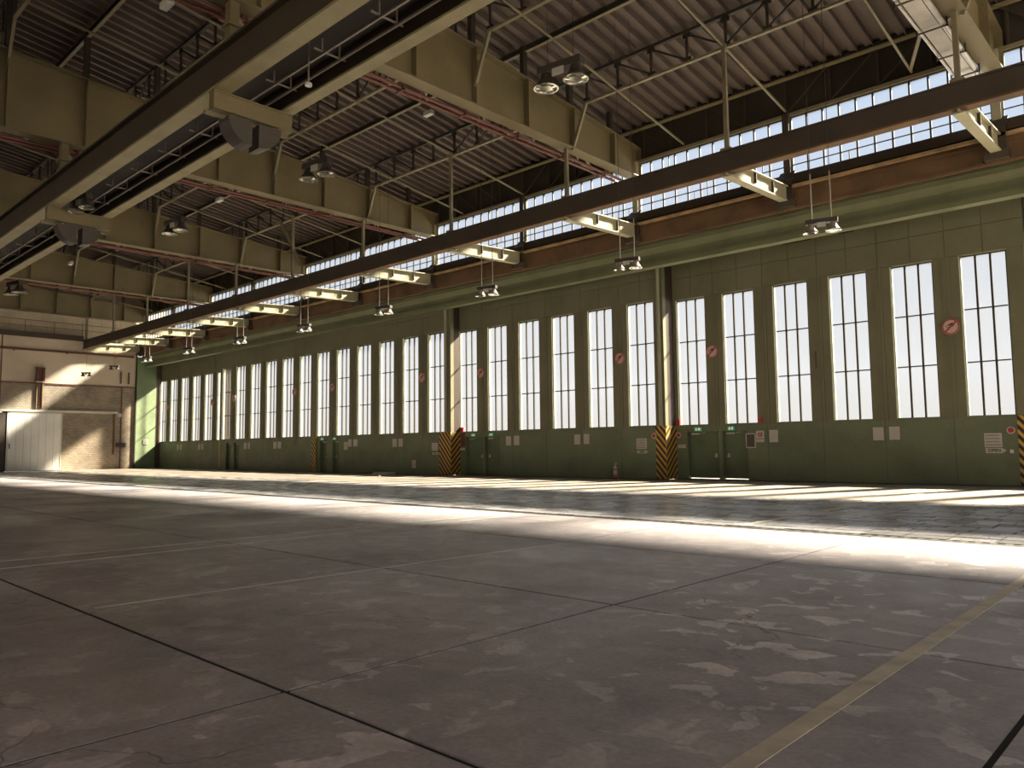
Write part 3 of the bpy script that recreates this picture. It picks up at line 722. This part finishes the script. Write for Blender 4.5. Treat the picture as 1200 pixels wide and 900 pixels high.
for k, x in ((1, -18.85), (2, -32.5)):
    lb = 'olive cross beam hung from the girder under the runway, %s' % (['just outside the upper frame edge', 'larger one in view', 'smaller one at the left edge', 'third, hidden beyond the left edge', 'fourth, hidden beyond the left edge'][k])
    b = thing('cross_beam', lb, 'beam', (x, 0, 0), 0, 'cross beams under the runway')
    part('beam', ibeam(MB(), (0, 8.78, 10.36), (0, 11.05, 10.36), 0.5, 0.34, 0.04, 0.26, 'olive', 'olive'), None, b)
    part('lower_rail', MB().box(-0.06, 0.06, 8.6, 10.95, 10.2, 10.28).box(-0.05, 0.05, 9.3, 9.4, 10.2, 10.37).box(-0.05, 0.05, 10.5, 10.6, 10.2, 10.37), 'olive', b)
    for yy in (9.3, 10.75):
        part('hanger_post', MB().box(-0.14, 0.14, yy-0.13, yy+0.13, 11.9, 13.48).box(-0.22, 0.22, yy-0.2, yy+0.2, 12.75, 12.83), 'olive', b)
    part('post_tie', MB().bar((0, 9.3, 12.9), (0, 10.75, 12.9), 0.1, 0.14).bar((0, 9.3, 13.3), (0, 10.1, 12.2), 0.08, 0.1), 'chord', b)
    for sd, cy in ((-1, 9.78), (1, 9.98)):
        lb2 = 'dark quarter-round crane buffer, %s half under the %s' % ('left' if sd < 0 else 'right', ['cross beam outside the frame', 'larger cross beam', 'cross beam at the left edge', 'third cross beam', 'fourth cross beam'][k])
        d = part('crane_buffer', MB().prism(quarter(cy, 10.24, 0.66, sd), -0.28, 0.28, 'x'), 'lamp_dark', None, (x, 0, 0)); tag(d, lb2, 'buffer', 'quarter-round buffers under the cross beams')
# pendant stick under the catwalk
t = thing('pendant_sensor', 'thin rod with a small disc hanging under the catwalk', 'sensor', (-16.2, 10.0, 0))
part('rod', MB().tube((0, 0, 10.55), (0, 0, 11.63), 0.02, 6), 'galv', t); part('disc', MB().tube((0, 0, 10.5), (0, 0, 10.56), 0.09, 10), 'white', t)
for x, yy, z, lb in ((-23.3, 20, 15.2, 'small white box on a wire under the second bay roof'), (-35.4, 17, 13.7, 'small white box on a wire under the third bay roof'), (-52.0, 15.5, 13.2, 'small white box on a wire in the fourth bay'), (-19.9, 8.0, 13.3, 'white box lamp near the top left frame edge')):
    t = thing('ceiling_sensor', lb, 'sensor', (x, yy, z))
    part('wire', MB().tube((0, 0, 0.1), (0, 0, zdeck(yy)-z), 0.012, 5), 'steel_dark', t); part('box', MB().box(-0.24, 0.24, -0.1, 0.1, -0.06, 0.1), 'white', t)

# ---------------------------------------------------------------- twin floodlights
def flood(loc, s, label, rz=0, housing='lamp_dark', ztop=15.0, cables=2, grp='twin floodlights under the roof'):
    t = thing('twin_floodlight', label, 'lamp', loc, rz, grp)
    part('ballast_box', MB().box(-0.75*s, 0.75*s, -0.16*s, 0.16*s, 0.42*s, 0.64*s), housing if housing == 'lamp_dark' else 'lamp_dark', t)
    part('name_plate', MB().box(-0.2*s, 0.2*s, -0.18*s, -0.16*s, 0.2*s, 0.44*s), 'white', t)
    for sx in (-0.52, 0.52):
        r = part('reflector', MB().lathe([(0.06*s, 0.46*s), (0.14*s, 0.42*s), (0.2*s, 0.22*s), (0.36*s, 0.0), (0.37*s, -0.02*s), (0.34*s, 0.0), (0.18*s, 0.2*s), (0.1*s, 0.3*s), (0.0, 0.31*s)], 18, None, (sx*s, 0, 0)), housing, t)
        part('glass_cover', MB().lathe([(0.0, -0.03*s), (0.2*s, -0.03*s), (0.345*s, -0.005*s), (0.345*s, 0.005*s), (0.0, 0.0)], 18, None, (sx*s, 0, 0)), 'mirror', r)
        part('rim', MB().lathe([(0.34*s, -0.03*s), (0.385*s, -0.03*s), (0.385*s, 0.02*s), (0.34*s, 0.02*s), (0.34*s, -0.03*s)], 18, None, (sx*s, 0, 0)), 'mirror', r)
    for sx in ((-0.45, 0.45) if cables == 2 else (0.0,)):
        part('suspension_cable', MB().tube((sx*s, 0, 0.6*s), (sx*s, 0, ztop-loc[2]), 0.010, 5), 'steel_dark', t)
        if grp.startswith('low'): part('conduit_rod', MB().tube((sx*s, 0, 0.6*s), (sx*s, 0, 1.75), 0.02, 6), 'lamp_light', t)
for loc, lb in (((-16.3, 20, 14.1), 'twin floodlight under the right-hand roof bay, largest one in view'), ((-29.95, 19, 14.0), 'twin floodlight under the second roof bay beside the girder'), ((-43.4, 18.26, 14.0), 'twin floodlight under the third roof bay, small'), ((-55.7, 13.5, 11.6), 'twin floodlight at the far left, low under the last girder'), ((-31.55, 9.7, 10.75), 'twin floodlight overlapping the runway beams at left')):
    flood(loc, 1.15 if loc[0] != -31.55 else 0.8, lb, 0.15, 'lamp_dark', 11.63 if loc[0] == -31.55 else zdeck(loc[1])+0.17)
for k, (px_, z) in enumerate(((-8.33, 7.62), (-15.08, 7.68), (-22.0, 7.75), (-28.9, 7.86), (-35.8, 7.82), (-42.8, 7.88), (-49.7, 7.92), (-56.5, 7.95))):
    flood((px_, 22.0, z), 0.58, 'pale twin floodlight hung low before the gates, %s one' % ORD[k], 0.25, 'lamp_light', zdeck(22)+0.17, 2, 'low twin floodlights along the gates')
for loc, lb in (((-68.9, 22, 7.8), 'small dark twin lamp before the end wall, left one'), ((-67.0, 23.5, 8.3), 'small dark twin lamp before the end wall, right one')):
    flood(loc, 0.5, lb, 0.8, 'lamp_dark', zdeck(loc[1])+0.17, 1, 'lamps before the end wall')

# ---------------------------------------------------------------- end wall
ew = struct('wall_left', MB().box(XE-0.5, XE, YR, 17.62, 0, 7.42).box(XE-0.5, XE, 17.62, 21.9, 4.95, 7.42).box(XE-0.5, XE, 21.9, 27.9, 0, 7.42), 'brick')
part('plaster', MB().box(XE-0.5, XE-0.02, YR, 27.9, 7.42, 11.65), 'plaster', ew)
part('cornice', MB().box(XE-0.02, XE+0.06, YR, 27.9, 7.38, 7.48), 'brown_red', ew)
up = MB().box(XE-0.5, XE-0.06, YR, 30.5, 11.65, 20.5)
part('upper_wall', up, 'plaster', ew)
for r, (z0, z1) in enumerate(((11.66, 12.15), (12.15, 12.75), (12.75, 13.4))):
    y = 12.0 + (0.8 if r % 2 else 0)
    while y < 28:
        part('block', MB().box(XE-0.06, XE-0.02+random.uniform(-0.008, 0.008), y+0.015, min(y+1.6, 28.3)-0.015, z0+0.015, z1-0.015), 'block', ew); y += 1.6
part('seam_strip', MB().box(XE, XE+0.03, 17.12, 17.2, 4.9, 11.6).box(XE, XE+0.03, 26.62, 26.72, 0, 7.4), 'brown_red', ew)
# green corner wall
struct('wall_corner', MB().box(XE-0.5, XE+0.05, 27.92, 29.72, 0, 10.3), 'green_pale')
struct('trim_2', MB().box(XE-0.4, XE+0.04, 29.72, 30.2, 0, 10.3), 'beam_dark')
struct('trim_3', MB().box(XE-0.02, XE+0.12, 27.84, 27.94, 0, 11.6), 'under')
# sliding white door and its rail
t = thing('sliding_door', 'large white sliding door in the brick end wall', 'door', (XE+0.12, 17.7, 0))
for k in range(7):
    y0 = 0.12+k*0.555; part('board', MB().box(0, 0.08, y0+0.006, y0+0.549, 0.06, 4.85), 'door_white', t)
part('frame', MB().box(-0.02, 0.1, 0, 0.12, 0.03, 4.94).box(-0.02, 0.1, 4.0, 4.12, 0.03, 4.94).box(-0.02, 0.1, 0, 4.12, 4.84, 4.96), 'white', t)
part('handle', MB().box(0.08, 0.14, 0.2, 0.26, 1.9, 2.3), 'steel_dark', t)
o = part('door_rail', MB().box(XE, XE+0.26, 17.0, 26.3, 4.98, 5.16).box(XE, XE+0.3, 26.3, 26.6, 4.7, 5.0).box(XE, XE+0.3, 16.9, 17.3, 4.85, 5.15), 'white', None); tag(o, 'pale horizontal slide rail above the white door', 'rail')
struct('trim_4', MB().box(XE-0.3, XE+0.18, 16.95, 17.62, 0, 4.95), 'beam_dark')
struct('door_1', MB().box(XE-0.5, XE-0.3, 17.6, 21.95, 0, 4.98), 'under')
o = part('guide_post', MB().box(XE, XE+0.1, 26.0, 26.14, 1.3, 4.98), 'rust', None); tag(o, 'thin brown vertical post hanging below the slide rail end', 'post')
t = thing('switch_box', 'dark red box on the plaster above the white door', 'box', (XE, 19.7, 7.6))
part('body', MB().box(0, 0.3, 0.0, 0.18, 0, 1.1).box(0, 0.3, 0.44, 0.62, 0, 1.1).box(0, 0.22, 0.18, 0.44, 0, 1.1), 'brown_red', t); part('lid', MB().box(0, 0.36, -0.05, 0.67, 1.1, 1.16), 'brown_red', t); part('shelf', MB().box(0, 0.3, -0.1, 0.7, -0.1, -0.02), 'plaster', t)
o = part('cable_conduit', MB().tube((XE+0.06, 19.78, 5.16), (XE+0.06, 19.78, 7.5), 0.06, 8).tube((XE+0.06, 20.2, 5.3), (XE+0.06, 20.2, 7.5), 0.11, 8), 'rust', None); tag(o, 'brown conduits running down from the dark red box', 'conduit')
o = part('vent_grille', MB().box(XE, XE+0.06, 26.28, 27.15, 1.96, 2.36).box(XE+0.06, XE+0.09, 26.7, 26.74, 1.98, 2.34).box(XE+0.06, XE+0.09, 26.28, 27.15, 2.14, 2.18), 'lamp_dark', None); tag(o, 'dark low vent panel on the brick wall by the corner', 'vent')
for yy, lb in ((26.55, 'left one of two short dark bars high by the corner'), (27.23, 'right one of two short dark bars high by the corner')):
    o = part('wall_bar', MB().box(XE, XE+0.08, yy-0.06, yy+0.06, 7.75, 8.8), 'lamp_dark', None); tag(o, lb, 'bar')
t = thing('wall_pipe', 'dark red-brown pipe running across the upper end wall', 'pipe', (XE+0.1, 0, 10.2))
part('pipe', MB().tube((0, YR+0.1, 0), (0, 27.6, 0.06), 0.09, 8), 'brown_red', t)
for yy in range(2, 28, 4): part('clamp', MB().box(-0.1, 0.1, yy-0.04, yy+0.04, -0.13, 0.13), 'brown_red', t)
t = thing('wall_walkway', 'narrow steel walkway with railing high on the end wall', 'walkway', (XE, 0, 11.2))
part('deck', MB().box(0, 0.7, YR+0.1, 23.1, 0.2, 0.5), 'rust', t)
part('edge_angle', MB().box(0.66, 0.72, YR+0.1, 23.1, 0.05, 0.5), 'beam_dark', t)
for z in (1.0, 1.5): part('rail', MB().bar((0.66, YR+0.1, z), (0.66, 26.0, z), 0.035, 0.035), 'rust', t)
for k in range(14): part('post', MB().bar((0.66, 23.0-2.2*k, 0.5), (0.66, 23.0-2.2*k, 1.5), 0.035, 0.035), 'rust', t)
t = girder(-73.55, 'olive plate girder lying on top of the far end wall')

# ---------------------------------------------------------------- unseen rear and right walls, their openings added to let in fill light
rw = MB().box(XE-0.5, XR+0.5, YR-0.4, YR, 0, 7.5).box(XE-0.5, XR+0.5, YR-0.4, YR, 9.5, 22.0)
for k in range(9): rw.box(XE-0.5+k*12, XE+0.8+k*12, YR-0.4, YR, 7.5, 9.5)
struct('wall_rear', rw, 'plaster')
struct('wall_right', MB().box(XR, XR+0.4, YR, 32, 0, 1.0).box(XR, XR+0.4, YR, 32, 15.5, 22).box(XR, XR+0.4, 8, 9, 1.0, 15.5).box(XR, XR+0.4, 27.5, 32, 1.0, 15.5).box(XR, XR+0.4, YR, YR+2, 1.0, 15.5), 'plaster')  # unseen end wall, large openings added for fill light
struct('ground', MB().box(-500, 500, 32.2, 700, -0.5, -0.12).box(-500, 500, -700, YR-0.4, -0.5, -0.12).box(-500, XE-0.6, YR-0.4, 32.2, -0.5, -0.12).box(XR+0.5, 500, YR-0.4, 32.2, -0.5, -0.12), 'apron')

# ---------------------------------------------------------------- signs and fittings on the gates
def face(x): # front face of the leaf at this x
    for xr, yy in ((-4.9, 30.82), (-18.66, 29.93), (-32.19, 29.21), (-46.2, 29.29), (-59.94, 30.23)):
        pass
    if x > -18.66: return 30.82
    if x > -32.19: return 29.93
    if x > -46.2: return 29.21
    if x > -60.1: return 29.29
    return 30.23
def notice(x0, x1, z0, z1, label, lines=0, mark=None, grp=None, m='paper', proud=0.012):
    yy = face((x0+x1)/2)
    t = thing('wall_notice', label, 'notice', (x0, yy, z0), 0, grp)
    w, h = x1-x0, z1-z0
    part('sheet', MB().box(0, w, -proud, 0, 0, h), m, t)
    if lines:
        q = MB()
        for k in range(lines):
            zc = h*(1-(k+0.7)/(lines+0.4)); ww = w*(0.78 if k % 2 == 0 else 0.84)
            x = w*0.08
            while x < w*0.08+ww-0.02:
                l = random.uniform(0.03, 0.08); q.box(x, min(x+l, w*0.08+ww), -proud-0.002, -proud, zc-h*0.045, zc+h*0.045); x += l+0.018
        part('text_lines', q, 'ink_grey', t)
    if mark:
        part('red_mark', MB().box(w*0.3, w*0.75, -proud-0.003, -proud, h*0.5, h*0.85), 'red', t)
        part('mark_symbol', MB().box(w*0.45, w*0.6, -proud-0.005, -proud-0.003, h*0.6, h*0.78).box(w*0.38, w*0.45, -proud-0.005, -proud-0.003, h*0.68, h*0.74), 'sign_white', t)
    return t
pairs = [(-10.09, -9.71, -9.51, -9.14, 'below the second gap from the right'), (-23.91, -23.54, -23.32, -22.97, 'on the second gate leaf, right of its middle'), (-28.59, -28.22, -28.02, -27.62, 'right of the doors on the second gate leaf'), (-37.46, -37.05, -36.88, -36.47, 'on the middle gate leaf, right of its centre'), (-51.63, -51.2, -51.03, -50.54, 'on the right half of the fourth gate leaf'), (-56.05, -55.63, -55.44, -55.1, 'on the left half of the fourth gate leaf'), (-65.96, -65.6, -65.38, -65.03, 'on the right half of the farthest gate leaf'), (-70.27, -69.88, -69.64, -69.26, 'on the left half of the farthest gate leaf')]
for a, b, c, d, wh in pairs:
    notice(a, b, 1.64, 2.13, 'pale rectangular notice, left of the pair %s' % wh, 0, None, 'paired pale notices on the gates')
    notice(c, d, 1.65, 2.14, 'pale rectangular notice, right of the pair %s' % wh, 0, None, 'paired pale notices on the gates')
notice(-14.81, -14.45, 1.63, 2.11, 'white notice with a red square right of the nearest doors', 2, True)
notice(-14.22, -13.85, 1.62, 2.13, 'blank pale notice right of the one with a red square')
notice(-41.53, -41.06, 1.72, 2.16, 'pale notice, right of three on the middle gate leaf')
notice(-42.1, -41.71, 1.70, 2.17, 'pale notice, middle of three on the middle gate leaf')
notice(-42.57, -42.12, 1.50, 2.01, 'pale notice hung lower, left of three by the doors')
notice(-6.41, -5.88, 1.35, 1.83, 'printed notice with four text lines above the OPEN arrow at right', 4)
notice(-20.24, -19.69, 1.39, 1.87, 'printed notice left of the nearest full hazard board', 4)
notice(-33.82, -33.30, 1.40, 1.84, 'printed notice left of the middle hazard board', 3)
notice(-18.4, -17.98, 1.40, 1.56, 'narrow pale strip sign between hazard board and doors', 1) if False else None
notice(-18.60, -18.20, 1.41, 1.57, 'narrow pale strip sign between hazard board and doors', 1)
notice(-32.12, -31.78, 1.64, 2.40, 'rust-red panel right of the middle hazard board', 0, None, None, 'brown_red')
notice(-32.16, -31.80, 1.40, 1.54, 'narrow pale strip sign under the rust-red panel', 0)
notice(-12.18, -12.04, 4.55, 5.25, 'small dark upright plate high between two windows', 0, None, None, 'lamp_dark')
def frame_board():
    t = thing('notice_frame', 'pale-framed dark notice case beside the nearest doors', 'notice', (-15.27, 30.82, 1.39))
    part('backing', MB().box(0.03, 0.41, -0.02, 0, 0.03, 0.59), 'lamp_dark', t)
    part('frame', MB().box(0, 0.04, -0.04, 0, 0, 0.62).box(0.40, 0.44, -0.04, 0, 0, 0.62).box(0, 0.44, -0.04, 0, 0.58, 0.62).box(0, 0.44, -0.04, 0, 0, 0.04), 'paper', t)
frame_board()
def text_on(parent, body, size, loc, m, align='CENTER'):
    c = bpy.data.curves.new('lettering', 'FONT'); c.body = body; c.size = size; c.align_x = align; c.align_y = 'CENTER'; c.extrude = 0.002; c.offset = 0.004
    c.materials.append(M[m])
    tmp = bpy.data.objects.new('lettering_curve', c); COL.objects.link(tmp); bpy.context.view_layer.update()
    me = bpy.data.meshes.new_from_object(tmp.evaluated_get(bpy.context.evaluated_depsgraph_get()))
    bpy.data.objects.remove(tmp); me.name = 'lettering'
    o = bpy.data.objects.new('lettering', me); COL.objects.link(o)
    o.parent = parent; o.location = loc; o.rotation_euler = (math.pi/2, 0, 0)
def arrow_sign(x0, x1, z0, z1, label):
    t = thing('arrow_sign', label, 'sign', (x0, face(x0), z0)); w, h = x1-x0, z1-z0
    part('plate', MB().prism([(0, 0), (w*0.78, 0), (w, h/2), (w*0.78, h), (0, h)], -0.014, 0, 'y'), 'paper', t)
    text_on(t, 'OPEN', h*0.82, (w*0.42, -0.017, h*0.5), 'ink')
arrow_sign(-6.39, -5.76, 1.14, 1.32, 'small arrow plate lettered OPEN near the right frame edge')
arrow_sign(-20.21, -19.61, 1.19, 1.32, 'small arrow plate lettered OPEN left of the nearest full hazard board')
arrow_sign(-33.76, -33.23, 1.17, 1.30, 'small arrow plate lettered OPEN left of the middle hazard board')
o = part('wall_socket', MB().box(-5.66, -5.56, 30.77, 30.82, 1.14, 1.26), 'white', None); tag(o, 'tiny white fitting right of the OPEN arrow', 'socket')
def ring_sign(x, y, z, label, r=0.29):
    t = thing('prohibition_sign', label, 'sign', (x, y, z), 0, 'round prohibition signs between the windows')
    n = 24
    circ = lambda rr: [(rr*math.cos(2*math.pi*i/n), rr*math.sin(2*math.pi*i/n)) for i in range(n)]
    part('disc', MB().prism(circ(r), -0.015, 0, 'y'), 'sign_white', t)
    q = MB()
    for i in range(n):
        a0, a1 = 2*math.pi*i/n, 2*math.pi*(i+1)/n
        p = [(rr*math.cos(a), rr*math.sin(a)) for rr, a in ((r*0.82, a0), (r*0.96, a0), (r*0.96, a1), (r*0.82, a1))]
        q.prism(p, -0.02, -0.015, 'y')
    part('ring', q, 'red', t)
    s = r*0.82*0.7071
    part('slash', MB().bar((-s, -0.022, -s), (s, -0.022, s), 0.004, 0.055*r/0.29, None, (0, 1, 0)) if False else MB().prism([(-s-0.02, -s+0.02), (-s+0.02, -s-0.02), (s+0.02, s-0.02), (s-0.02, s+0.02)], -0.024, -0.015, 'y'), 'red', t)
    part('pictogram', MB().prism([(-0.10, 0.07), (0.05, 0.14), (0.08, 0.09), (-0.07, 0.03)], -0.019, -0.015, 'y').prism([(-0.17, 0.05), (-0.13, 0.05), (-0.13, 0.02), (-0.17, 0.02)], -0.019, -0.015, 'y').prism([(-0.12, 0.01), (-0.08, 0.01), (-0.1, -0.04)], -0.019, -0.015, 'y').prism([(0.05, 0.14), (0.14, 0.08), (0.06, -0.01), (0.0, 0.04)], -0.019, -0.015, 'y'), 'ink', t)
for k, x in enumerate((-7.235, -16.71, -21.04, -30.45, -34.65, -43.9, -48.73, -57.7, -63.31, -72.4)):
    ring_sign(x, face(x)-0.06, 5.67, 'round red-ringed prohibition sign between windows, %s one' % ORD[k])
def exit_sign(x0, x1, z0, z1, label):
    t = thing('exit_sign', label, 'sign', (x0, face(x0)-0.005, z0), 0, 'green exit signs above the doors'); w, h = x1-x0, z1-z0
    part('box', MB().box(0, w, -0.06, 0, 0, h), 'exit', t)
    part('symbol', MB().box(w*0.55, w*0.8, -0.064, -0.06, h*0.2, h*0.8).prism([(w*0.15, h*0.2), (w*0.42, h*0.2), (w*0.36, h*0.8), (w*0.24, h*0.8)], -0.064, -0.06, 'y'), 'exit_white', t)
for a, b, w in ((-17.72, -17.34, 'left of two above the nearest doors'), (-16.09, -15.76, 'right of two above the nearest doors'), (-31.25, -30.9, 'left of two right of the middle hazard board'), (-29.85, -29.5, 'right of two right of the middle hazard board'), (-45.2, -44.85, 'left of two by the distant hazard board'), (-43.75, -43.4, 'right of two by the distant hazard board')):
    exit_sign(a, b, 2.15, 2.34, 'small green exit sign, %s' % w)
def round_button(x, y, z, label, s=0.13):
    t = thing('round_reflector', label, 'reflector', (x, y, z), 0, 'red round reflectors beside the hazard boards')
    n = 16
    part('ring', MB().prism([(s*math.cos(2*math.pi*i/n), s*math.sin(2*math.pi*i/n)) for i in range(n)], -0.03, 0, 'y'), 'sign_white', t)
    part('lens', MB().prism([(s*0.68*math.cos(2*math.pi*i/n), s*0.68*math.sin(2*math.pi*i/n)) for i in range(n)], -0.045, -0.03, 'y'), 'red', t)
round_button(-19.26, 29.9, 1.98, 'round red reflector left of the nearest full hazard board')
round_button(-18.52, 30.79, 2.0, 'round red reflector right of the nearest full hazard board')
round_button(-5.60, 30.80, 1.92, 'round red reflector by the hazard board at the right frame edge')
o = part('red_plate', MB().box(-14.7, -14.48, 30.80, 30.82, 2.45, 2.65), 'red', None); tag(o, 'small red plate below a window right of the nearest doors', 'plate')
o = part('red_plate', MB().box(-18.62, -18.45, 30.78, 30.82, 2.44, 2.70), 'red', None); tag(o, 'small red plate on top of the nearest full hazard board', 'plate')
o = part('red_plate', MB().box(-32.18, -31.9, 29.88, 29.93, 2.44, 2.70), 'red', None); tag(o, 'small red plate on top of the middle hazard board', 'plate')
notice(-35.6, -35.25, 0.38, 0.85, 'faded pinkish low panel on the middle gate leaf', 0, None, None, 'sign_white')
# wall plate by the green corner
t = thing('wall_plate', 'white rectangular plate on the pale green corner wall', 'sign', (XE+0.05, 28.65, 2.2))
part('plate', MB().box(0, 0.03, 0, 0.42, 0, 0.46), 'paper', t); part('text_lines', MB().box(0.03, 0.034, 0.06, 0.36, 0.3, 0.34).box(0.03, 0.034, 0.06, 0.36, 0.2, 0.24).box(0.03, 0.034, 0.06, 0.3, 0.1, 0.14), 'ink_grey', t)
# fire extinguisher standing before the gates
t = thing('fire_extinguisher', 'red and white fire extinguisher standing before the gates', 'extinguisher', (-21.2, 29.55, 0))
part('base_ring', MB().tube((0, 0, 0), (0, 0, 0.05), 0.115, 14), 'black', t)
part('cylinder', MB().lathe([(0, 0.03), (0.11, 0.04), (0.12, 0.08), (0.12, 0.50), (0.10, 0.57), (0.045, 0.62), (0, 0.62)], 18), 'ext_red', t)
part('shoulder_cap', MB().lathe([(0.124, 0.49), (0.122, 0.53), (0.104, 0.58), (0.05, 0.63), (0, 0.63)], 18), 'paper', t)
part('label', MB().lathe([(0.122, 0.22), (0.122, 0.42)], 18), 'paper', t)
part('valve', MB().tube((0, 0, 0.6), (0, 0, 0.7), 0.035, 10).box(-0.03, 0.12, -0.02, 0.02, 0.68, 0.71).box(-0.03, 0.11, -0.02, 0.02, 0.73, 0.755), 'paper', t)
part('hose', MB().tube((0.03, 0, 0.66), (0.13, -0.03, 0.55), 0.015, 6).tube((0.13, -0.03, 0.55), (0.135, -0.03, 0.2), 0.015, 6), 'black', t)
